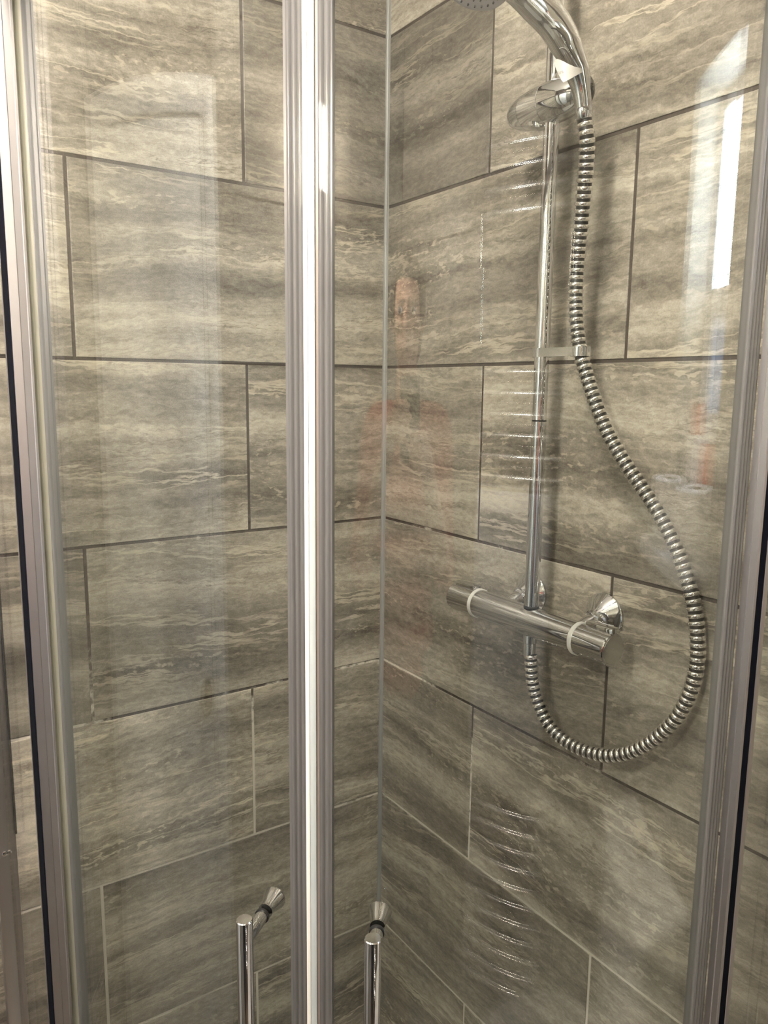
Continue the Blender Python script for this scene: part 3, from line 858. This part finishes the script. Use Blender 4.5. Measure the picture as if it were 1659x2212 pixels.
def can(loc, label, h, r0, m_body, m_cap):
    t = thing('aerosol_can', label, 'aerosol can', loc, group='aerosol cans on the window sill')
    bm = bmesh.new(); lathe(bm, (0, 0, 0), (0, 0, 1), [(0, r0 - 0.002), (0.002, r0), (h * .72, r0), (h * .76, r0 * .85), (h * .77, r0 * .8)], 32); build('body', bm, m_body, t, angle=40)
    bm = bmesh.new(); lathe(bm, (0, 0, h * .76), (0, 0, 1), [(0, r0 * .82), (h * .17, r0 * .8), (h * .22, r0 * .7), (h * .24, 0)], 32); build('cap', bm, m_cap, t, angle=40)
    return t
SZ = WZ0 + 0.0022
roll((-0.030, -1.150, SZ), 'white toilet roll on the window sill nearest the shower, mirrored in the right door')
roll((-0.036, -1.300, SZ), 'white toilet roll at the far end of the window sill, mirrored in the right door')
can((0.065, -1.290, SZ), 'white aerosol can with orange-red cap on the window sill', 0.212, 0.024, M['can_white'], M['orange'])
can((0.060, -1.215, SZ), 'orange-red aerosol can with pale cap on the window sill', 0.20, 0.022, M['orange'], M['can_white'])

# cistern and toilet under the window
tl = thing('toilet', 'white close-coupled toilet mirrored low in the right glass door', 'toilet', (-0.001, -1.262, 0.0))
def tb(name, mat, *a, bev=0.02, parent=tl):
    bm = bmesh.new(); box(bm, *a, bev, 4); return build(name, bm, mat, parent, angle=50)
tb('cistern', M['ceramic'], -0.150, -0.003, -0.18, 0.18, 0.40, 0.770, bev=0.03)
lid = tb('cistern_lid', M['ceramic'], -0.162, -0.002, -0.192, 0.192, 0.771, 0.80, bev=0.012)
bm = bmesh.new(); lathe(bm, (-0.062, 0, 0.7995), (0, 0, 1), [(0, 0.026), (0.004, 0.026), (0.007, 0.022), (0.007, 0)], 32); build('flush_button', bm, M['chrome'], lid, angle=40)
def oval(bm, cx, cy, prof, seg=36):
    rings = []
    for z, rx, ry, ox in prof:
        rings.append([bm.verts.new((cx + ox + rx * math.cos(2 * PI * k / seg), cy + ry * math.sin(2 * PI * k / seg), z)) for k in range(seg)])
    for i in range(len(rings) - 1):
        for k in range(seg):
            bm.faces.new((rings[i][k], rings[i][(k + 1) % seg], rings[i + 1][(k + 1) % seg], rings[i + 1][k]))
    bm.faces.new(rings[0][::-1]); bm.faces.new(rings[-1])
bm = bmesh.new(); oval(bm, -0.34, 0, [(0.0, .17, .10, .06), (0.06, .16, .095, .06), (0.20, .17, .11, .04), (0.32, .23, .165, 0), (0.385, .25, .18, 0), (0.40, .25, .18, 0)]); build('bowl', bm, M['ceramic'], tl, smooth=True)
bm = bmesh.new(); oval(bm, -0.34, 0, [(0.402, .245, .178, 0), (0.405, .252, .185, 0), (0.418, .252, .185, 0), (0.422, .246, .18, 0)]); build('seat', bm, M['white_plastic'], tl, angle=40)
bm = bmesh.new(); oval(bm, -0.34, 0, [(0.424, .246, .18, 0), (0.428, .25, .183, 0), (0.440, .248, .181, 0), (0.447, .22, .155, 0)]); build('seat_lid', bm, M['white_plastic'], tl, angle=40)
# white door on the entrance wall
dr = bpy.data.objects.new('door_1', None); col.objects.link(dr); dr.location = (X1, -0.36, 0.0)
dr['kind'] = 'structure'; dr['label'] = 'white bathroom door mirrored in the left glass door'
def dp(name, x0, x1, y0, y1, z0, z1, mat, bev=0.002):
    bm = bmesh.new(); box(bm, x0, x1, y0, y1, z0, z1, bev, 2); return build(name, bm, mat, dr, angle=40)
dp('leaf', 0.006, 0.045, -0.282, 0.258, 0.01, 1.965, M['white_gloss'])
for z0_, z1_ in ((0.15, 0.85), (1.0, 1.83)):
    for y0_, y1_ in ((-0.225, -0.035), (0.015, 0.205)):
        dp('raised_panel', 0.045, 0.053, y0_, y1_, z0_, z1_, M['white_gloss'], 0.006)
dp('architrave', 0.001, 0.055, -0.342, -0.285, 0, 2.03, M['white_gloss']); dp('architrave', 0.001, 0.055, 0.261, 0.312, 0, 2.03, M['white_gloss']); dp('architrave', 0.001, 0.055, -0.284, 0.260, 1.97, 2.03, M['white_gloss'])
bm = bmesh.new(); lathe(bm, (0.045, -0.250, 0.93), (1, 0, 0), [(0, 0.028), (0.004, 0.028), (0.008, 0.012), (0.03, 0.011), (0.036, 0.024), (0.05, 0.028), (0.058, 0.022), (0.060, 0)], 32); build('door_knob', bm, M['knob'], dr, angle=40)

# ladder towel radiator on the back wall
RX, RY = -0.60, Y1 + 0.06
rd = thing('towel_radiator', 'tall chrome ladder towel radiator mirrored as a column of glints', 'towel radiator', (RX, RY, 0.0))
for sx in (-0.23, 0.23):
    bm = bmesh.new(); lathe(bm, (sx, 0, 0.08), (0, 0, 1), [(0, 0.010), (0.003, 0.015), (1.957, 0.015), (1.96, 0.010)], 24); build('upright', bm, M['chrome'], rd, angle=40)
bme = None
for z in [0.128 + 0.044 * i for i in range(12)] + [1.275 + 0.044 * i for i in range(7)] + [1.857 + 0.0435 * i for i in range(4)]:
    if bme is None:
        bm = bmesh.new(); tube(bm, [(-0.228, 0, 0), (0.228, 0, 0)], 1.0, 32, True, [(0.0140, 0.0160)] * 2)
        o = build('bar', bm, M['bar_chrome'], rd, angle=40); bme = o.data
    else:
        o = link('bar', bme, None, rd)
    o.location = (0, 0, z)
for sx in (-0.23, 0.23):
    for z in (0.30, 1.75):
        bm = bmesh.new(); lathe(bm, (sx, -0.0135, z), (0, -1, 0), [(0, 0.008), (0.036, 0.008), (0.036, 0.018), (0.046, 0.018)], 20); build('bracket', bm, M['chrome'], rd, angle=40)

# towel folded over the radiator
M['towel'] = mat_plain('blue_grey_towelling', (0.40, 0.42, 0.48), 0.95, 0, 0.1, var=0.15, scale=260)
bm = bmesh.new()
NX = 24
prof_t = []
for i in range(13): prof_t.append((0.0235 + 0.002 * math.sin(i), 0.70 + 0.30 * i / 12))
def towel_sheet(off):
    rows = []
    pr_ = [(0.0185, 0.66), (0.019, 0.80), (0.0185, 0.95), (0.018, 1.10), (0.0165, 1.300), (0.011, 1.3125), (0.0, 1.3165), (-0.011, 1.3125), (-0.0165, 1.300), (-0.018, 1.15), (-0.018, 1.02)]
    for k, (yy, zz) in enumerate(pr_):
        a_n = -1 if k > 6 else 1
        row_ = []
        for i in range(NX + 1):
            x = -0.20 + 0.40 * i / NX
            w_ = 0.0022 * math.sin(i * 0.9 + k * 0.3) * (1 if 0 < k < 5 else 0.2)
            row_.append(bm.verts.new((x, yy + (off + max(0, w_)) * (a_n if yy != 0 else 0), zz + (off if abs(yy) < 0.012 else 0))))
        rows.append(row_)
    return rows
A_, B_ = towel_sheet(0.0), towel_sheet(0.006)
for S_ in (A_, B_):
    for k in range(len(S_) - 1):
        for i in range(NX):
            bm.faces.new((S_[k][i], S_[k][i + 1], S_[k + 1][i + 1], S_[k + 1][i]))
for k in range(len(A_) - 1):
    for i in (0, NX):
        bm.faces.new((A_[k][i], A_[k + 1][i], B_[k + 1][i], B_[k][i]))
for k in (0, -1):
    for i in range(NX):
        bm.faces.new((A_[k][i], A_[k][i + 1], B_[k][i + 1], B_[k][i]))
o = build('towel', bm, M['towel'], None, smooth=True)
o.location = (RX - 0.02, RY, 1.275 - 1.300 + 0.0)
tag(o, 'blue-grey towel folded over the radiator, mirrored below the mixer', 'towel')

# ------------------------------------------------------------------ the photographer (mirrored faintly in the glass and chrome)
M['skin'] = mat_plain('skin', (0.55, 0.33, 0.23), 0.5, 0, 0.4, var=0.06, scale=20)
M['top'] = mat_plain('red_brown_jersey', (0.27, 0.085, 0.060), 0.9, 0, 0.15, var=0.12, scale=140)
M['trousers'] = mat_plain('dark_navy_denim', (0.022, 0.026, 0.042), 0.9, 0, 0.15, var=0.2, scale=180)
M['hair'] = mat_plain('dark_brown_hair', (0.045, 0.028, 0.018), 0.6, 0, 0.35, var=0.3, scale=150)
M['shoe'] = mat_plain('black_shoe', (0.02, 0.02, 0.02), 0.5, 0, 0.4, var=0.1)
M['eye'] = mat_plain('eye_white', (0.75, 0.73, 0.70), 0.2, 0, 0.5, var=0.02)
M['iris'] = mat_plain('brown_iris', (0.05, 0.03, 0.02), 0.2, 0, 0.5, var=0.1)
M['phone'] = mat_plain('black_phone_glass', (0.012, 0.012, 0.014), 0.12, 0, 0.5, var=0.05)
PB = Vector((-1.135, -1.565, 0.0))
PF = Vector((0.56, 0.828, 0.0)).normalized()
PR = Vector((PF.y, -PF.x, 0.0))
UPV = Vector((0, 0, 1))
def W(rt, fw, z):
    return PB + PR * rt + PF * fw + UPV * z
def ell(bm, c, rr, ru, rf, sub=3):
    m = Matrix(((PR.x * rr, PF.x * rf, 0, c.x), (PR.y * rr, PF.y * rf, 0, c.y), (0, 0, ru, c.z), (0, 0, 0, 1)))
    bmesh.ops.create_icosphere(bm, subdivisions=sub, radius=1.0, matrix=m)
def limb(bm, pts, rad, seg=14):
    q = catmull(pts, 5)
    n_ = len(q) - 1
    rr = []
    for i in range(n_ + 1):
        u = i / n_ * (len(rad) - 1); k = min(len(rad) - 2, int(u)); f_ = u - k
        rr.append(rad[k] + (rad[k + 1] - rad[k]) * f_)
    tube(bm, q, rr, seg)
    for e_, r_ in ((q[0], rr[0]), (q[-1], rr[-1])):
        bmesh.ops.create_icosphere(bm, subdivisions=2, radius=r_ * 0.98, matrix=Matrix.Translation(e_))
def fuse(name, bm, mat, parent, voxel, smooth_it=6):
    """melt overlapping pieces into one continuous skin"""
    bmesh.ops.recalc_face_normals(bm, faces=bm.faces[:])
    me = bpy.data.meshes.new(name + '_parts'); bm.to_mesh(me); bm.free()
    ob = bpy.data.objects.new(name + '_parts', me); col.objects.link(ob)
    rm = ob.modifiers.new('r', 'REMESH'); rm.mode = 'VOXEL'; rm.voxel_size = voxel
    sm_ = ob.modifiers.new('s', 'SMOOTH'); sm_.factor = 0.5; sm_.iterations = smooth_it
    dg_ = bpy.context.evaluated_depsgraph_get(); dg_.update()
    out = bpy.data.meshes.new_from_object(ob.evaluated_get(dg_))
    bpy.data.objects.remove(ob)
    out.name = name
    out.materials.clear()
    out.transform(Matrix.Translation(-parent.location) if parent else Matrix())
    return link(name, out, mat, parent, smooth=True)
PHC = CAM - _r * 0.022 - _u * 0.055 - _f * 0.012       # phone centre, just behind the lens
hipL, hipR = W(-0.085, 0, 0.90), W(0.085, 0, 0.90)
kneeL, kneeR = W(-0.10, 0.02, 0.49), W(0.10, 0.03, 0.49)
ankL, ankR = W(-0.105, -0.02, 0.085), W(0.11, -0.01, 0.085)
shL, shR = W(-0.175, -0.005, 1.40), W(0.175, -0.005, 1.40)
elL, elR = W(-0.215, 0.09, 1.145), W(0.20, 0.09, 1.14)
wrL = PHC - _r * 0.082 - _u * 0.045 - _f * 0.045
wrR = PHC + _r * 0.070 - _u * 0.105 - _f * 0.045
pers = thing('person', 'person in a red-brown top raising a phone, mirrored faintly in the doors', 'person', tuple(PB))
bm = bmesh.new()
# torso and neck
for z, rx, rf, of in ((0.90, .155, .105, 0), (0.98, .150, .100, 0), (1.07, .140, .098, .005), (1.17, .150, .105, .01), (1.27, .160, .110, .01), (1.36, .160, .095, .0)):
    ell(bm, W(0, of, z), rx, 0.085, rf)
limb(bm, [W(0, -0.02, 1.38), W(0, 0.0, 1.46), W(0, 0.022, 1.545)], [0.075, 0.056, 0.054])
limb(bm, [W(-0.05, -0.01, 1.425), W(-0.12, -0.005, 1.42), shL], [0.055, 0.056, 0.055]); limb(bm, [W(0.05, -0.01, 1.425), W(0.12, -0.005, 1.42), shR], [0.055, 0.056, 0.055])
# legs, feet
for hp_, kn_, an_, sg in ((hipL, kneeL, ankL, -1), (hipR, kneeR, ankR, 1)):
    limb(bm, [hp_, (hp_ + kn_) / 2 + PF * 0.01, kn_, kn_ * 0.62 + an_ * 0.38 - PF * 0.015, an_], [0.088, 0.078, 0.056, 0.058, 0.038])
    limb(bm, [an_ - UPV * 0.035 - PF * 0.03, an_ - UPV * 0.04 + PF * 0.06, an_ - UPV * 0.055 + PF * 0.15], [0.036, 0.036, 0.026])
# arms
limb(bm, [shL, (shL + elL) / 2 - PR * 0.005, elL], [0.050, 0.045, 0.040]); limb(bm, [elL, elL * 0.6 + wrL * 0.4, wrL], [0.040, 0.038, 0.026])
limb(bm, [shR, (shR + elR) / 2 + PR * 0.005, elR], [0.050, 0.045, 0.040]); limb(bm, [elR, elR * 0.6 + wrR * 0.4, wrR], [0.040, 0.038, 0.026])
# hands: palm beside the phone, four fingers behind it, thumb in front
def hand(wr, side, up0):
    """side -1 = left edge of the phone, +1 = right edge"""
    ed = PHC + _r * (0.0375 * side)
    pal = ed + _r * (0.020 * side) + _u * up0 - _f * 0.016
    limb(bm, [wr, wr.lerp(pal, 0.5), pal], [0.025, 0.026, 0.024])
    for k in range(4):
        b0 = pal + _u * (0.030 - 0.0195 * k)
        ln = (0.060, 0.066, 0.062, 0.050)[k]
        k1 = ed + _r * (0.014 * side) + _u * (up0 + 0.034 - 0.0205 * k) + _f * 0.006
        k2 = ed - _r * (0.008 * side) + _u * (up0 + 0.036 - 0.0205 * k) + _f * 0.0145
        k3 = ed - _r * ((ln - 0.026) * side) + _u * (up0 + 0.034 - 0.0205 * k) + _f * 0.0140
        limb(bm, [pal.lerp(b0, 0.85), k1, k2, k3], [0.0100, 0.0092, 0.0085, 0.0072], 10)
    t0 = pal - _u * 0.018 - _f * 0.004
    limb(bm, [t0, ed + _r * (0.010 * side) + _u * (up0 - 0.008) - _f * 0.0165, ed - _r * (0.016 * side) + _u * (up0 + 0.014) - _f * 0.0145], [0.0125, 0.0105, 0.0085], 10)
hand(wrL, -1, -0.005)
hand(wrR, 1, -0.058)
# head: skull, jaw, nose, lips, brow, ears
HD = W(0, 0.035, 1.655)
ell(bm, HD + UPV * 0.020 - PF * 0.012, 0.076, 0.095, 0.094)
ell(bm, HD - UPV * 0.050 + PF * 0.022, 0.058, 0.066, 0.062)
ell(bm, HD - UPV * 0.096 + PF * 0.050, 0.026, 0.020, 0.024)
limb(bm, [HD + UPV * 0.012 + PF * 0.080, HD - UPV * 0.012 + PF * 0.096, HD - UPV * 0.030 + PF * 0.106], [0.009, 0.011, 0.014], 10)
ell(bm, HD - UPV * 0.058 + PF * 0.079, 0.024, 0.006, 0.010); ell(bm, HD - UPV * 0.068 + PF * 0.078, 0.022, 0.007, 0.010)
ell(bm, HD + UPV * 0.024 + PF * 0.072, 0.050, 0.010, 0.016)
for sg in (-1, 1):
    ell(bm, HD + PR * (0.034 * sg) - UPV * 0.022 + PF * 0.062, 0.022, 0.018, 0.020)
    ell(bm, HD + PR * (0.077 * sg) - UPV * 0.006 - PF * 0.008, 0.010, 0.031, 0.018)
body = fuse('body', bm, M['skin'], pers, 0.005, 4)
for sg in (-1, 1):
    bm = bmesh.new(); ell(bm, HD + PR * (0.031 * sg) + UPV * 0.004 + PF * 0.0735, 0.0135, 0.0085, 0.0105, 2); bmesh.ops.translate(bm, verts=bm.verts[:], vec=-PB); e_ = build('eye', bm, M['eye'], pers, smooth=True)
    bm = bmesh.new(); ell(bm, HD + PR * (0.031 * sg) + UPV * 0.004 + PF * 0.0825, 0.0058, 0.0058, 0.0025, 2); bmesh.ops.translate(bm, verts=bm.verts[:], vec=-PB); build('iris', bm, M['iris'], e_, smooth=True)
# hair to the nape
bm = bmesh.new()
ell(bm, HD + UPV * 0.034 - PF * 0.026, 0.086, 0.094, 0.094); ell(bm, HD - UPV * 0.03 - PF * 0.055, 0.074, 0.085, 0.058)
for sg in (-1, 1): ell(bm, HD + PR * (0.070 * sg) + UPV * 0.03 + PF * 0.01, 0.018, 0.05, 0.045)
ell(bm, HD + UPV * 0.085 + PF * 0.035, 0.060, 0.028, 0.045)
fuse('hair', bm, M['hair'], pers, 0.006, 3)
# clothing over the body
bm = bmesh.new()
for z, rx, rf, of in ((0.90, .172, .124, 0), (0.98, .166, .118, 0), (1.07, .158, .115, .005), (1.17, .165, .121, .01), (1.27, .174, .125, .01), (1.355, .172, .110, .0)):
    ell(bm, W(0, of, z), rx, 0.085, rf)
limb(bm, [W(0, -0.02, 1.385), W(0, -0.008, 1.43)], [0.088, 0.070])
for s_, e_ in ((shL, elL), (shR, elR)):
    sg = -1 if s_ is shL else 1
    limb(bm, [W(0.05 * sg, -0.01, 1.42), W(0.12 * sg, -0.005, 1.417), s_, (s_ + e_) / 2, e_ + (e_ - s_) * 0.02], [0.066, 0.068, 0.066, 0.060, 0.056])
fuse('jersey', bm, M['top'], pers, 0.008, 5)
bm = bmesh.new()
ell(bm, W(0, 0, 0.90), 0.168, 0.085, 0.119); ell(bm, W(0, 0, 0.83), 0.165, 0.08, 0.115)
for hp_, kn_, an_ in ((hipL, kneeL, ankL), (hipR, kneeR, ankR)):
    limb(bm, [hp_, (hp_ + kn_) / 2 + PF * 0.01, kn_, kn_ * 0.62 + an_ * 0.38 - PF * 0.012, an_ + UPV * 0.01], [0.102, 0.092, 0.072, 0.070, 0.060])
fuse('trousers', bm, M['trousers'], pers, 0.008, 5)
for an_ in (ankL, ankR):
    bm = bmesh.new(); limb(bm, [an_ - UPV * 0.035 - PF * 0.038, an_ - UPV * 0.038 + PF * 0.06, an_ - UPV * 0.046 + PF * 0.165], [0.0455, 0.0455, 0.036])
    for v_ in bm.verts: v_.co.z = max(v_.co.z, 0.001)
    fuse('shoe', bm, M['shoe'], pers, 0.006, 3)
# phone
ph = thing('phone', 'black phone held up by the person', 'phone', tuple(PHC))
MR = Matrix(((_r.x, _f.x, _u.x, 0), (_r.y, _f.y, _u.y, 0), (_r.z, _f.z, _u.z, 0), (0, 0, 0, 1)))
bm = bmesh.new(); box(bm, -0.0365, 0.0365, -0.004, 0.004, -0.075, 0.075, 0.0035, 3); bm.transform(MR); build('casing', bm, M['phone'], ph, angle=40)
bm = bmesh.new(); box(bm, 0.004, 0.034, 0.0038, 0.0055, 0.040, 0.072, 0.001, 2); bm.transform(MR); build('lens_plate', bm, M['phone'], ph, angle=40)
